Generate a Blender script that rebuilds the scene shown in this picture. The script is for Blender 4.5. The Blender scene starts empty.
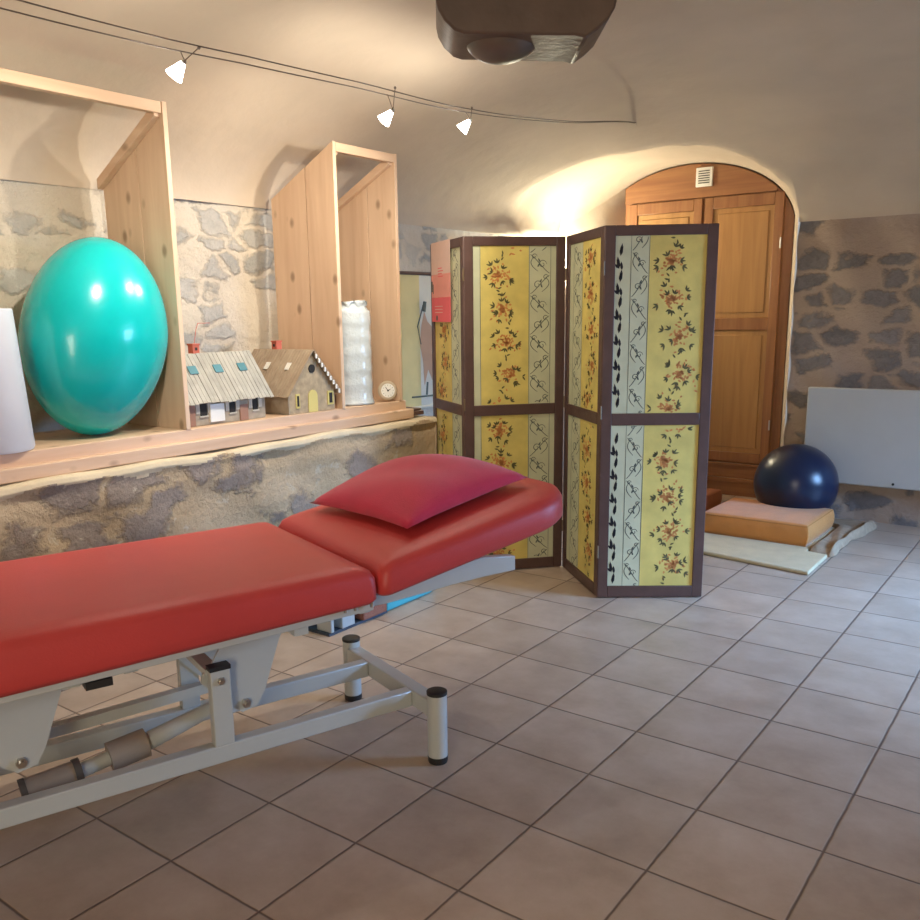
import bpy, bmesh, math, random
from mathutils import Vector, Matrix
random.seed(7)
PI = math.pi
SC = bpy.context.scene
COL = SC.collection

# ------------------------------------------------------------------ camera
F_PX, PITCH, ROLL, YAW, CX, CY = 874.859, .21, -.015, -.6451, 445.68, 500.47
fwd = Vector((math.sin(YAW)*math.cos(PITCH), math.cos(YAW)*math.cos(PITCH), -math.sin(PITCH)))
r0 = Vector((math.cos(YAW), -math.sin(YAW), 0)); u0 = r0.cross(fwd)
rt = math.cos(ROLL)*r0 + math.sin(ROLL)*u0
up = -math.sin(ROLL)*r0 + math.cos(ROLL)*u0
cam_d = bpy.data.cameras.new('camera'); cam = bpy.data.objects.new('camera', cam_d); COL.objects.link(cam)
cm = Matrix.Identity(4)
for i in range(3):
    cm[i][0] = rt[i]; cm[i][1] = up[i]; cm[i][2] = -fwd[i]
cm[0][3], cm[1][3], cm[2][3] = 1.0955, -1.4826, 1.3431
cam.matrix_world = cm
cam_d.sensor_fit = 'HORIZONTAL'; cam_d.sensor_width = 36
cam_d.lens = F_PX/920*36
cam_d.shift_x = (460-CX)/920; cam_d.shift_y = (CY-460)/920
cam_d.clip_start = .02
SC.camera = cam

# ------------------------------------------------------------------ world, window and fill light, exposure
w = bpy.data.worlds.new('world'); SC.world = w; w.use_nodes = True
bg = w.node_tree.nodes['Background']; bg.inputs[0].default_value = (.55, .72, 1, 1); bg.inputs[1].default_value = 1.2
SC.view_settings.view_transform = 'Standard'; SC.view_settings.look = 'None'
SC.view_settings.gamma = 1; SC.view_settings.use_curve_mapping = False
SC.view_settings.exposure = 0.14

def area(name, loc, aim, sx, sy, power, color, spread=PI):
    d = bpy.data.lights.new(name, 'AREA'); d.shape = 'RECTANGLE'; d.size = sx; d.size_y = sy
    d.energy = power; d.color = color
    o = bpy.data.objects.new(name, d); COL.objects.link(o); o.location = loc
    o.rotation_euler = (Vector(aim)-Vector(loc)).to_track_quat('-Z', 'Y').to_euler()
    d.spread = spread
    return o
# daylight through the window of the right wall and an added warm fill light behind the camera
area('window_daylight', (2.86, 3.15, 1.35), (.75, 2.7, 0), 1.15, 1.1, 75, (.28, .54, 1), 1.5)
area('rear_fill', (1.2, -3.53, 1.25), (.0, 2, .9), 1.3, 2.0, 78, (1, .89, .72))

# ------------------------------------------------------------------ materials
def nt(name):
    m = bpy.data.materials.new(name); m.use_nodes = True
    return m, m.node_tree.nodes, m.node_tree.links, m.node_tree.nodes['Principled BSDF']
def ramp(N, stops):
    r = N.new('ShaderNodeValToRGB'); e = r.color_ramp.elements
    while len(e) < len(stops): e.new(.5)
    for k, (p, c) in enumerate(stops):
        e[k].position = p; e[k].color = (*c, 1) if len(c) == 3 else c
    return r
def mat(name, col, rough=.5, var=.06, scale=8, bump=.0, bscale=60, metal=0, coat=0, trans=0, sheen=0, spec=None, emit=0):
    m, N, L, b = nt(name)
    tc = N.new('ShaderNodeTexCoord'); n = N.new('ShaderNodeTexNoise')
    n.inputs['Scale'].default_value = scale; n.inputs['Detail'].default_value = 4
    L.new(tc.outputs['Object'], n.inputs['Vector'])
    lo = tuple(max(0, c*(1-var)) for c in col); hi = tuple(min(1, c*(1+var)) for c in col)
    r = ramp(N, [(.3, lo), (.7, hi)]); L.new(n.outputs['Fac'], r.inputs[0]); L.new(r.outputs[0], b.inputs['Base Color'])
    b.inputs['Roughness'].default_value = rough; b.inputs['Metallic'].default_value = metal
    b.inputs['Coat Weight'].default_value = coat; b.inputs['Transmission Weight'].default_value = trans
    b.inputs['Sheen Weight'].default_value = sheen
    if spec is not None: b.inputs['Specular IOR Level'].default_value = spec
    if emit:
        b.inputs['Emission Color'].default_value = (1, .95, .88, 1); b.inputs['Emission Strength'].default_value = emit
    if bump:
        n2 = N.new('ShaderNodeTexNoise'); n2.inputs['Scale'].default_value = bscale; n2.inputs['Detail'].default_value = 5
        L.new(tc.outputs['Object'], n2.inputs['Vector'])
        bp = N.new('ShaderNodeBump'); bp.inputs['Strength'].default_value = bump; bp.inputs['Distance'].default_value = .01
        L.new(n2.outputs['Fac'], bp.inputs['Height']); L.new(bp.outputs['Normal'], b.inputs['Normal'])
    return m

def mix(N, L, fac, a, b, mode='MIX'):
    x = N.new('ShaderNodeMix'); x.data_type = 'RGBA'; x.blend_type = mode
    for sock, v in ((x.inputs[0], fac), (x.inputs[6], a), (x.inputs[7], b)):
        if hasattr(v, 'is_output'): L.new(v, sock)
        elif isinstance(v, (int, float)): sock.default_value = v
        else: sock.default_value = (*v, 1)
    return x.outputs[2]
def math_n(N, L, op, a, b=None):
    x = N.new('ShaderNodeMath'); x.operation = op
    for i, v in enumerate((a, b)):
        if v is None: continue
        if hasattr(v, 'is_output'): L.new(v, x.inputs[i])
        else: x.inputs[i].default_value = v
    return x.outputs[0]

def stone_mat(name, mortar, mortar2, s1, s2, share, sc, cellscale=3.2, edge=.10, patch=None, dist=.26, rand=.8):
    """rubble masonry: irregular stones, only a share of the cells show stone, the rest is limewashed over"""
    m, N, L, b = nt(name)
    tc = N.new('ShaderNodeTexCoord')
    mp = N.new('ShaderNodeMapping'); mp.inputs['Scale'].default_value = sc
    L.new(tc.outputs['Object'], mp.inputs['Vector'])
    dn = N.new('ShaderNodeTexNoise'); dn.inputs['Scale'].default_value = 5; dn.inputs['Detail'].default_value = 3
    L.new(mp.outputs[0], dn.inputs['Vector'])
    off = N.new('ShaderNodeVectorMath'); off.operation = 'SCALE'; off.inputs[3].default_value = dist
    L.new(dn.outputs['Color'], off.inputs[0])
    add = N.new('ShaderNodeVectorMath'); add.operation = 'ADD'; L.new(mp.outputs[0], add.inputs[0]); L.new(off.outputs[0], add.inputs[1])
    v1 = N.new('ShaderNodeTexVoronoi'); v1.inputs['Scale'].default_value = cellscale; v1.inputs['Randomness'].default_value = rand
    v2 = N.new('ShaderNodeTexVoronoi'); v2.feature = 'DISTANCE_TO_EDGE'; v2.inputs['Scale'].default_value = cellscale; v2.inputs['Randomness'].default_value = rand
    L.new(add.outputs[0], v1.inputs['Vector']); L.new(add.outputs[0], v2.inputs['Vector'])
    sep = N.new('ShaderNodeSeparateColor'); L.new(v1.outputs['Color'], sep.inputs[0])
    isst = ramp(N, [(share-.02, (1, 1, 1)), (share+.02, (0, 0, 0))]); L.new(sep.outputs[0], isst.inputs[0])
    fn = N.new('ShaderNodeTexNoise'); fn.inputs['Scale'].default_value = 22; fn.inputs['Detail'].default_value = 6; fn.inputs['Roughness'].default_value = .7
    L.new(tc.outputs['Object'], fn.inputs['Vector'])
    e2 = math_n(N, L, 'ADD', v2.outputs['Distance'], math_n(N, L, 'MULTIPLY', math_n(N, L, 'SUBTRACT', fn.outputs['Fac'], .5), .42))
    em = ramp(N, [(edge, (0, 0, 0)), (edge+.13, (1, 1, 1))]); L.new(e2, em.inputs[0])
    stone = math_n(N, L, 'MULTIPLY', em.outputs[0], isst.outputs[0])
    bn = N.new('ShaderNodeTexNoise'); bn.inputs['Scale'].default_value = 3; bn.inputs['Detail'].default_value = 5
    L.new(tc.outputs['Object'], bn.inputs['Vector'])
    rm = ramp(N, [(.35, mortar), (.65, mortar2)]); L.new(bn.outputs['Fac'], rm.inputs[0])
    rs = ramp(N, [(.3, s1), (.7, s2)])
    L.new(math_n(N, L, 'ADD', math_n(N, L, 'MULTIPLY', fn.outputs['Fac'], .7), math_n(N, L, 'MULTIPLY', sep.outputs[1], .3)), rs.inputs[0])
    col = mix(N, L, stone, rm.outputs[0], rs.outputs[0])
    if patch:
        pn = N.new('ShaderNodeTexNoise'); pn.inputs['Scale'].default_value = 6; pn.inputs['Detail'].default_value = 7; pn.inputs['Roughness'].default_value = .65
        mp2 = N.new('ShaderNodeMapping'); mp2.inputs['Location'].default_value = (3.1, 1.7, .4); L.new(tc.outputs['Object'], mp2.inputs['Vector']); L.new(mp2.outputs[0], pn.inputs['Vector'])
        pr = ramp(N, [(.60, (0, 0, 0)), (.66, (1, 1, 1))]); L.new(pn.outputs['Fac'], pr.inputs[0])
        col = mix(N, L, pr.outputs[0], col, patch)
    L.new(col, b.inputs['Base Color']); b.inputs['Roughness'].default_value = .9
    b.inputs['Specular IOR Level'].default_value = .2
    h = math_n(N, L, 'ADD', math_n(N, L, 'MULTIPLY', stone, .35), math_n(N, L, 'MULTIPLY', fn.outputs['Fac'], .8))
    h = math_n(N, L, 'ADD', h, math_n(N, L, 'MULTIPLY', bn.outputs['Fac'], 1.2))
    bp = N.new('ShaderNodeBump'); bp.inputs['Strength'].default_value = .8; bp.inputs['Distance'].default_value = .03
    L.new(h, bp.inputs['Height']); L.new(bp.outputs['Normal'], b.inputs['Normal'])
    return m

def wood_mat(name, c1, c2, axis=2, knots=True, rough=.5, seed=0, knotcol=(.16, .07, .03), fine=1.0):
    m, N, L, b = nt(name)
    tc = N.new('ShaderNodeTexCoord'); mp = N.new('ShaderNodeMapping')
    s = [9*fine]*3; s[axis] = .7; mp.inputs['Scale'].default_value = s; mp.inputs['Location'].default_value = (seed, seed*.7, seed*1.3)
    L.new(tc.outputs['Object'], mp.inputs['Vector'])
    n = N.new('ShaderNodeTexNoise'); n.inputs['Scale'].default_value = 2.2; n.inputs['Detail'].default_value = 6; n.inputs['Distortion'].default_value = .7
    L.new(mp.outputs[0], n.inputs['Vector'])
    r = ramp(N, [(.3, c1), (.7, c2)]); L.new(n.outputs['Fac'], r.inputs[0]); col = r.outputs[0]
    if knots:
        mk = N.new('ShaderNodeMapping'); s = [1.0]*3; s[axis] = .62; mk.inputs['Scale'].default_value = s; mk.inputs['Location'].default_value = (seed*.37, .13+seed, .4)
        L.new(tc.outputs['Object'], mk.inputs['Vector'])
        v = N.new('ShaderNodeTexVoronoi'); v.inputs['Scale'].default_value = 9.5; L.new(mk.outputs[0], v.inputs['Vector'])
        kr = ramp(N, [(.07, (1, 1, 1)), (.19, (0, 0, 0))]); L.new(v.outputs['Distance'], kr.inputs[0])
        col = mix(N, L, math_n(N, L, 'MULTIPLY', kr.outputs[0], .6), col, knotcol)
    L.new(col, b.inputs['Base Color']); b.inputs['Roughness'].default_value = rough
    bp = N.new('ShaderNodeBump'); bp.inputs['Strength'].default_value = .15; bp.inputs['Distance'].default_value = .004
    L.new(n.outputs['Fac'], bp.inputs['Height']); L.new(bp.outputs['Normal'], b.inputs['Normal'])
    return m

def tile_mat():
    m, N, L, b = nt('terracotta_beige_tile')
    tc = N.new('ShaderNodeTexCoord'); sx = N.new('ShaderNodeSeparateXYZ'); L.new(tc.outputs['Object'], sx.inputs[0])
    wob = N.new('ShaderNodeTexNoise'); wob.inputs['Scale'].default_value = 14; L.new(tc.outputs['Object'], wob.inputs['Vector'])
    wv = math_n(N, L, 'MULTIPLY', math_n(N, L, 'SUBTRACT', wob.outputs['Fac'], .5), .004)
    ds, cells = [], []
    for k in (0, 1):
        q = math_n(N, L, 'DIVIDE', math_n(N, L, 'ADD', sx.outputs[k], wv), .33)
        q = math_n(N, L, 'ADD', q, 40.0)
        fr = math_n(N, L, 'FRACT', q)
        d = math_n(N, L, 'MINIMUM', fr, math_n(N, L, 'SUBTRACT', 1.0, fr)); ds.append(d)
        cells.append(math_n(N, L, 'FLOOR', q))
    d = math_n(N, L, 'MINIMUM', ds[0], ds[1])
    gr = ramp(N, [(.006, (1, 1, 1)), (.013, (0, 0, 0))]); L.new(d, gr.inputs[0])
    cb = N.new('ShaderNodeCombineXYZ'); L.new(cells[0], cb.inputs[0]); L.new(cells[1], cb.inputs[1])
    wn = N.new('ShaderNodeTexWhiteNoise'); wn.noise_dimensions = '3D'; L.new(cb.outputs[0], wn.inputs['Vector'])
    n1 = N.new('ShaderNodeTexNoise'); n1.inputs['Scale'].default_value = 5; n1.inputs['Detail'].default_value = 7; n1.inputs['Roughness'].default_value = .65
    va = N.new('ShaderNodeVectorMath'); va.operation = 'ADD'; sc2 = N.new('ShaderNodeVectorMath'); sc2.operation = 'SCALE'; sc2.inputs[3].default_value = 9
    L.new(wn.outputs['Color'], sc2.inputs[0]); L.new(tc.outputs['Object'], va.inputs[0]); L.new(sc2.outputs[0], va.inputs[1]); L.new(va.outputs[0], n1.inputs['Vector'])
    r = ramp(N, [(.3, (.40, .30, .225)), (.5, (.48, .37, .285)), (.7, (.55, .44, .35))]); L.new(n1.outputs['Fac'], r.inputs[0])
    br = N.new('ShaderNodeHueSaturation'); L.new(r.outputs[0], br.inputs['Color'])
    L.new(math_n(N, L, 'ADD', .92, math_n(N, L, 'MULTIPLY', wn.outputs['Value'], .16)), br.inputs['Value'])
    col = mix(N, L, gr.outputs[0], br.outputs[0], (.15, .105, .08))
    L.new(col, b.inputs['Base Color'])
    rr = ramp(N, [(.3, (.36,)*3), (.7, (.50,)*3)]); L.new(n1.outputs['Fac'], rr.inputs[0]); L.new(rr.outputs[0], b.inputs['Roughness'])
    gh = ramp(N, [(.005, (0, 0, 0)), (.018, (1, 1, 1))]); L.new(d, gh.inputs[0])
    bp = N.new('ShaderNodeBump'); bp.inputs['Strength'].default_value = .5; bp.inputs['Distance'].default_value = .003
    L.new(math_n(N, L, 'ADD', gh.outputs[0], math_n(N, L, 'MULTIPLY', n1.outputs['Fac'], .4)), bp.inputs['Height'])
    L.new(bp.outputs['Normal'], b.inputs['Normal'])
    return m

M = {}
M['tile'] = tile_mat()
M['plaster'] = mat('ochre_limewash_plaster', (.60, .495, .385), .9, .07, 2.2, .5, 9, spec=.15)
M['cream'] = mat('cream_lime_render', (.66, .55, .38), .9, .10, 6, .5, 25, spec=.15)
M['stone_niche'] = stone_mat('limewashed_rubble', (.70, .62, .50), (.62, .53, .42), (.38, .37, .34), (.57, .53, .47), .50, (1, 1, 1.6), 5.8, .06, dist=.20)
M['stone_back'] = stone_mat('pink_mortar_rubble', (.50, .38, .29), (.43, .32, .25), (.20, .18, .175), (.34, .30, .28), .62, (1, 1, 1.8), 4.4, .07, dist=.18, rand=.75)
M['stone_ledge'] = stone_mat('brown_render_rubble', (.46, .34, .21), (.56, .43, .29), (.25, .20, .17), (.38, .31, .26), .42, (1, 1, 1.4), 3.9, .05, patch=(.58, .50, .38))
M['pine'] = wood_mat('pine_upright', (.64, .43, .28), (.74, .53, .36), 2)
M['pine_y'] = wood_mat('pine_lengthwise', (.62, .40, .25), (.74, .52, .35), 1)
M['pine_x'] = wood_mat('pine_crosswise', (.64, .42, .27), (.74, .53, .36), 0, seed=3)
M['seam'] = mat('dark_plank_seam', (.22, .12, .06), .8)
M['oak'] = wood_mat('varnished_cupboard_wood', (.24, .10, .042), (.33, .15, .062), 2, False, .35, fine=1.4)
M['oak_panel'] = wood_mat('varnished_panel_wood', (.34, .17, .062), (.43, .23, .085), 2, False, .35, seed=2, fine=1.2)
M['oak_x'] = wood_mat('varnished_cross_wood', (.23, .095, .042), (.33, .15, .062), 0, False, .35, seed=5, fine=1.4)
M['red_vinyl'] = mat('red_vinyl', (.60, .060, .055), .44, .05, 5, .10, 220)
M['crimson'] = mat('crimson_cotton', (.60, .028, .085), .85, .07, 14, .25, 300, sheen=.3)
M['white_steel'] = mat('white_painted_steel', (.54, .57, .54), .32, .03, 5, .03, 40, coat=.2)
M['black_rubber'] = mat('black_rubber', (.02, .02, .02), .5, .1)
M['hinge'] = mat('dull_brass_hinge', (.22, .16, .10), .5, metal=.5)
M['steel'] = mat('zinc_steel', (.55, .55, .53), .3, .05, metal=1)
M['dark_grey'] = mat('dark_grey_plastic', (.10, .09, .08), .5)
M['actuator'] = mat('grey_plastic_motor', (.34, .29, .24), .45, .05)
M['frame_brown'] = mat('dark_stained_frame', (.105, .058, .048), .42, .12, 12, .1, 50)
M['paper_yellow'] = mat('mottled_yellow_paper', (.74, .60, .17), .5, .12, 9, .05, 60)
M['paper_pale'] = mat('pale_sage_paper', (.62, .63, .42), .5, .08, 9)
M['ink'] = mat('grey_green_ink', (.10, .12, .10), .6)
M['ink_black'] = mat('black_ink', (.018, .018, .022), .6)
M['leaf_ink'] = mat('olive_leaf_ink', (.13, .12, .045), .6)
M['orange_ink'] = mat('orange_petal_ink', (.66, .27, .08), .6, .2, 60)
M['turq'] = mat('turquoise_rubber', (.0, .47, .47), .22, .04, 5, .03, 150, coat=.3)
M['blue_rubber'] = mat('navy_rubber', (.007, .016, .045), .28, .1, 5, .03, 150)
M['white_plastic'] = mat('white_plastic', (.60, .62, .68), .45, .03)
M['film'] = mat('white_wrapping_film', (.62, .67, .67), .25, .05, 8, .6, 30, coat=.6)
M['rad'] = mat('white_enamel', (.52, .52, .50), .4, .02)
M['dark'] = mat('dark_gap', (.02, .018, .016), .8)
M['cushion_orange'] = mat('amber_cotton', (.64, .25, .055), .85, .07, 10, .25, 200, sheen=.25)
M['cushion_brown'] = mat('rust_cotton', (.36, .13, .06), .85, .07, 10, .25, 200)
M['mat_cream'] = mat('cream_felt', (.64, .53, .34), .95, .06, 14, .4, 120)
M['blanket'] = mat('tan_wool', (.44, .31, .20), .95, .14, 22, .6, 150)
M['pipe_orange'] = mat('brown_piping', (.50, .20, .055), .8)
M['grey_roof'] = wood_mat('grey_weathered_lath', (.33, .31, .26), (.47, .44, .37), 2, False, .8)
M['brown_roof'] = wood_mat('brown_lath', (.30, .22, .15), (.42, .33, .23), 2, False, .8)
M['house_wall'] = mat('grey_brown_board', (.36, .30, .22), .8, .15, 30)
M['house_wall2'] = mat('ochre_board', (.40, .30, .18), .8, .2, 40)
M['rust'] = mat('rust_red_paint', (.55, .13, .08), .7)
M['teal_glass'] = mat('teal_paint', (.05, .20, .24), .4)
M['shutter'] = mat('pale_shutter', (.52, .47, .38), .7)
M['rust_dull'] = mat('dull_rust_paint', (.33, .17, .11), .7)
M['white_paint'] = mat('white_paint', (.80, .78, .72), .5)
M['yellow_paint'] = mat('yellow_paint', (.62, .50, .16), .6)
M['clock_rim'] = mat('beige_clock_rim', (.50, .40, .28), .4)
M['clock_face'] = mat('clock_face', (.75, .73, .68), .3)
M['pink1'] = mat('pale_pink_print', (.80, .58, .50), .6)
M['pink2'] = mat('salmon_print', (.85, .36, .30), .6)
M['pink3'] = mat('coral_print', (.82, .15, .17), .6)
M['poster_y'] = mat('straw_print', (.66, .54, .24), .6)
M['poster_w'] = mat('ivory_print', (.66, .62, .50), .6)
M['poster_fig'] = mat('tan_figure_print', (.52, .32, .20), .6)
M['fix'] = mat('dark_brown_wood', (.12, .085, .068), .5, .2, 10, .15, 40)
M['fix2'] = mat('dark_grey_wood', (.14, .11, .09), .45, .2, 10)
M['cable'] = mat('dark_steel_cable', (.20, .16, .13), .5)
M['shade'] = mat('frosted_glass_lit', (.9, .9, .88), .4, .02, emit=14)
M['uplight'] = mat('lit_bowl', (.9, .88, .8), .4, .02, emit=2)
M['brick_block'] = mat('terracotta_foam', (.34, .13, .08), .8, .1, 30, .3, 120)
M['step_teal'] = mat('turquoise_step_plastic', (.08, .46, .52), .4)
M['step_pale'] = mat('pale_grey_plastic', (.50, .56, .56), .4)
M['step_dark'] = mat('dark_blue_plastic', (.05, .075, .11), .5)
M['window_frame'] = mat('white_window_paint', (.75, .73, .70), .5)
gm, gN, gL, gb = nt('window_glass'); gb.inputs['Transmission Weight'].default_value = 1; gb.inputs['Roughness'].default_value = .02; M['glass'] = gm

# ------------------------------------------------------------------ helpers
def finish(name, bm, m, parent=None, smooth=None, bevel=0, seg=2, world=True):
    """link a bmesh as one object; vertices are world coordinates unless world=False"""
    me = bpy.data.meshes.new(name)
    bmesh.ops.recalc_face_normals(bm, faces=bm.faces)
    if parent is not None and world:
        bm.transform(full(parent).inverted())
    bm.to_mesh(me); bm.free()
    for x in (m if isinstance(m, (list, tuple)) else [m]): me.materials.append(x)
    o = bpy.data.objects.new(name, me); COL.objects.link(o)
    if parent is not None: o.parent = parent
    if bevel:
        b = o.modifiers.new('bevel', 'BEVEL'); b.width = bevel; b.segments = seg; b.limit_method = 'ANGLE'; b.angle_limit = .6
    if smooth or bevel:
        for p in me.polygons: p.use_smooth = True
        if smooth != 'all': me.set_sharp_from_angle(angle=.6)
    return o
def full(o):
    mw = Matrix.LocRotScale(o.location, o.rotation_euler, o.scale)
    return (full(o.parent) @ mw) if o.parent else mw
def thing(name, label, cat, loc=(0, 0, 0), rz=0, group=None):
    o = bpy.data.objects.new(name, None); COL.objects.link(o); o.location = loc; o.rotation_euler = (0, 0, rz)
    o.empty_display_size = .1
    return tag(o, label, cat, group)
def tag(o, label, cat, group=None):
    o['label'] = label; o['category'] = cat
    if group: o['group'] = group
    return o
def struct(name, bm, m, smooth=None):
    o = finish(name, bm, m, smooth=smooth); o['kind'] = 'structure'; return o
def box(bm, a, b, mi=0, M4=None):
    (x0, y0, z0), (x1, y1, z1) = a, b
    vs = [bm.verts.new((x, y, z)) for x in (x0, x1) for y in (y0, y1) for z in (z0, z1)]
    if M4 is not None:
        for v in vs: v.co = M4 @ v.co
    for f in ((0, 1, 3, 2), (4, 6, 7, 5), (0, 4, 5, 1), (2, 3, 7, 6), (0, 2, 6, 4), (1, 5, 7, 3)):
        bm.faces.new([vs[i] for i in f]).material_index = mi
    return vs
def prism(bm, pts, ext, mi=0):
    """polygon of 3D points extruded by the vector ext"""
    e = Vector(ext)
    A = [bm.verts.new(p) for p in pts]; B = [bm.verts.new(Vector(p)+e) for p in pts]
    n = len(pts)
    bm.faces.new(A).material_index = mi; bm.faces.new(B[::-1]).material_index = mi
    for i in range(n): bm.faces.new((A[i], A[(i+1) % n], B[(i+1) % n], B[i])).material_index = mi
def tube(bm, pts, r, n=10, mi=0, caps=True):
    pts = [Vector(p) for p in pts]; rings = []
    for i, p in enumerate(pts):
        t = (pts[min(i+1, len(pts)-1)]-pts[max(i-1, 0)]).normalized()
        a = t.cross(Vector((0, 0, 1)))
        if a.length < 1e-3: a = t.cross(Vector((1, 0, 0)))
        a.normalize(); b = t.cross(a)
        rr = r[i] if isinstance(r, (list, tuple)) else r
        rings.append([bm.verts.new(p+a*math.cos(2*PI*k/n)*rr+b*math.sin(2*PI*k/n)*rr) for k in range(n)])
    for A, B in zip(rings, rings[1:]):
        for k in range(n): bm.faces.new((A[k], A[(k+1) % n], B[(k+1) % n], B[k])).material_index = mi
    if caps:
        bm.faces.new(rings[0][::-1]).material_index = mi; bm.faces.new(rings[-1]).material_index = mi
def lathe(bm, c, prof, n=32, mi=0, closed=False):
    rings = []
    for r, z in prof:
        rings.append([bm.verts.new((c[0]+r*math.cos(2*PI*k/n), c[1]+r*math.sin(2*PI*k/n), c[2]+z)) for k in range(n)] if r > 1e-5 else [bm.verts.new((c[0], c[1], c[2]+z))])
    for A, B in zip(rings, rings[1:]):
        for k in range(n):
            q = [A[k % len(A)], A[(k+1) % len(A)], B[(k+1) % len(B)], B[k % len(B)]]
            q2 = []
            for v in q:
                if v not in q2: q2.append(v)
            if len(q2) > 2: bm.faces.new(q2).material_index = mi
    if len(rings[0]) > 1: bm.faces.new(rings[0][::-1]).material_index = mi
    if len(rings[-1]) > 1: bm.faces.new(rings[-1]).material_index = mi
def hexbar(bm, p0, p1, w, h, upv=(0, 0, 1), mi=0):
    """rectangular bar between two points; w sideways, h along upv"""
    p0, p1 = Vector(p0), Vector(p1); t = (p1-p0).normalized(); s = t.cross(Vector(upv)).normalized(); u = s.cross(t)
    vs = []
    for p in (p0, p1):
        for a, b in ((-1, -1), (1, -1), (1, 1), (-1, 1)): vs.append(bm.verts.new(p+s*a*w/2+u*b*h/2))
    for f in ((3, 2, 1, 0), (4, 5, 6, 7), (0, 1, 5, 4), (1, 2, 6, 5), (2, 3, 7, 6), (3, 0, 4, 7)):
        bm.faces.new([vs[i] for i in f]).material_index = mi
def nb(): return bmesh.new()

# ------------------------------------------------------------------ room shell
XL, XR, YF, YB, Z0, H = -2.42, 2.90, -3.6, 4.50, 1.88, .65
def sm(a, b, x): t = max(0, min(1, (x-a)/(b-a))); return t*t*(3-2*t)
def arch_front(x):
    u = abs((x+1.44)/.87); return 1.84+.53*(1-u**2.4)**(1/2.4) if u < 1 else 1.84
def arch_back(x):
    u = abs((x+1.45)/.75); return 1.90+.47*math.sqrt(1-u*u) if u < 1 else 1.90
def vault(x, y):
    tx = max(0, 1-min(x-XL, XR-x)/2.6); ty = max(0, 1-min(YB-y, y-YF)/2.6)
    t = min(1, (tx**6+ty**6)**(1/6)); z = Z0+H*math.sqrt(1-t*t)
    if -2.31 < x < -.57 and y > 3.2:
        z = max(z, 1.84+(arch_front(x)-1.84)*sm(3.1, 4.0, y))
    z += .008*math.sin(x*5.1+y*2.3)*math.sin(y*4.3-x*1.7)*min(1, 3*(1-t))
    return z
def axis(a, b):
    n = 110; out = []
    for i in range(n+1):
        q = i/n; q = .5-.5*math.cos(PI*q) if True else q
        out.append(a+(b-a)*q)
    return out
xs = sorted(set(axis(XL, XR)+[-2.31, -2.305, -.575, -.57])); ys = axis(YF, YB)
bm = nb(); g = [[bm.verts.new((x, y, vault(x, y))) for y in ys] for x in xs]
for i in range(len(xs)-1):
    for j in range(len(ys)-1): bm.faces.new((g[i][j], g[i+1][j], g[i+1][j+1], g[i][j+1]))
struct('ceiling', bm, M['plaster'], 'all')
bm = nb(); box(bm, (XL-.1, YF-.1, -.1), (XR+.1, YB+1.0, 0)); struct('floor', bm, M['tile'])

def gridwall(bm, fn, nu, nv, mi=0):
    gg = [[bm.verts.new(fn(i/nu, j/nv)) for j in range(nv+1)] for i in range(nu+1)]
    for i in range(nu):
        for j in range(nv): bm.faces.new((gg[i][j], gg[i+1][j], gg[i+1][j+1], gg[i][j+1])).material_index = mi
def rough(*p):
    a, b, c = p
    return .012*(math.sin(a*9.1+b*3.7)+math.sin(b*11.3+c*2.9)+math.sin(c*13.7+a*5.3))*.6
bm = nb(); gridwall(bm, lambda u, v: (XL-.012+rough(u*7, v*3, 1)*.9, YF+u*(YB-YF), -.02+v*(Z0+.04)), 160, 40)
struct('wall_left', bm, M['stone_niche'], 'all')
# right wall with a window opening
bm = nb()
wy0, wy1, wz0, wz1 = 2.55, 3.75, .7, 2.0
for a, b in (((XR, YF, 0), (XR+.3, wy0, Z0+.05)), ((XR, wy1, 0), (XR+.3, YB+.3, Z0+.05)), ((XR, wy0, 0), (XR+.3, wy1, wz0)), ((XR, wy0, 1.87), (XR+.3, wy1, 2.1))): box(bm, a, b)
struct('wall_right', bm, M['stone_back'])
bm = nb()
for a, b in (((XR+.12, wy0, wz0), (XR+.17, wy0+.06, 1.87)), ((XR+.12, wy1-.06, wz0), (XR+.17, wy1, 1.87)), ((XR+.12, wy0, wz0), (XR+.17, wy1, wz0+.06)), ((XR+.12, wy0, 1.81), (XR+.17, wy1, 1.87)), ((XR+.12, 3.12, wz0), (XR+.17, 3.18, 1.87))): box(bm, a, b)
o = struct('window_1', bm, M['window_frame'])
bm = nb(); box(bm, (XR+.14, wy0+.06, wz0+.06), (XR+.146, wy1-.06, 1.81)); finish('pane', bm, M['glass'], o)
bm = nb(); box(bm, (XL, YF-.2, 0), (XR, YF, Z0+.05)); struct('wall_front', bm, M['plaster'])
bm = nb(); box(bm, (.55, YF, 0), (1.85, YF+.04, 1.84)); struct('door_1', bm, M['window_frame'])

# back wall: stone, with a splayed arched niche
def profile(xl, xr, fn, n=40):
    P = [(xr, 0)]
    P += [(xr, fn(xr-1e-3)*k/8) for k in range(1, 8)]
    P += [(xr+(xl-xr)*(.5-.5*math.cos(PI*k/n)), fn(min(max(xr+(xl-xr)*(.5-.5*math.cos(PI*k/n)), xl+1e-3), xr-1e-3))) for k in range(n+1)]
    P += [(xl, fn(xl+1e-3)*k/8) for k in range(7, -1, -1)]
    return P
pf = profile(-2.305, -.575, arch_front); pb = profile(-1.955, -.705, arch_back)
bm = nb()
gridwall(bm, lambda u, v: (-.575+(XR+.575)*u+(.006*math.sin(v*40) if u == 0 else 0), YB+.012+rough(u*6, v*4, 2)*.9, -.02+v*(Z0+.06)), 90, 40)
gridwall(bm, lambda u, v: (XL+(-2.305-XL)*u, YB+.002, v*(Z0+.1)), 2, 10)
struct('wall_back', bm, M['stone_back'], 'all')
bm = nb()
prev = None
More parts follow.
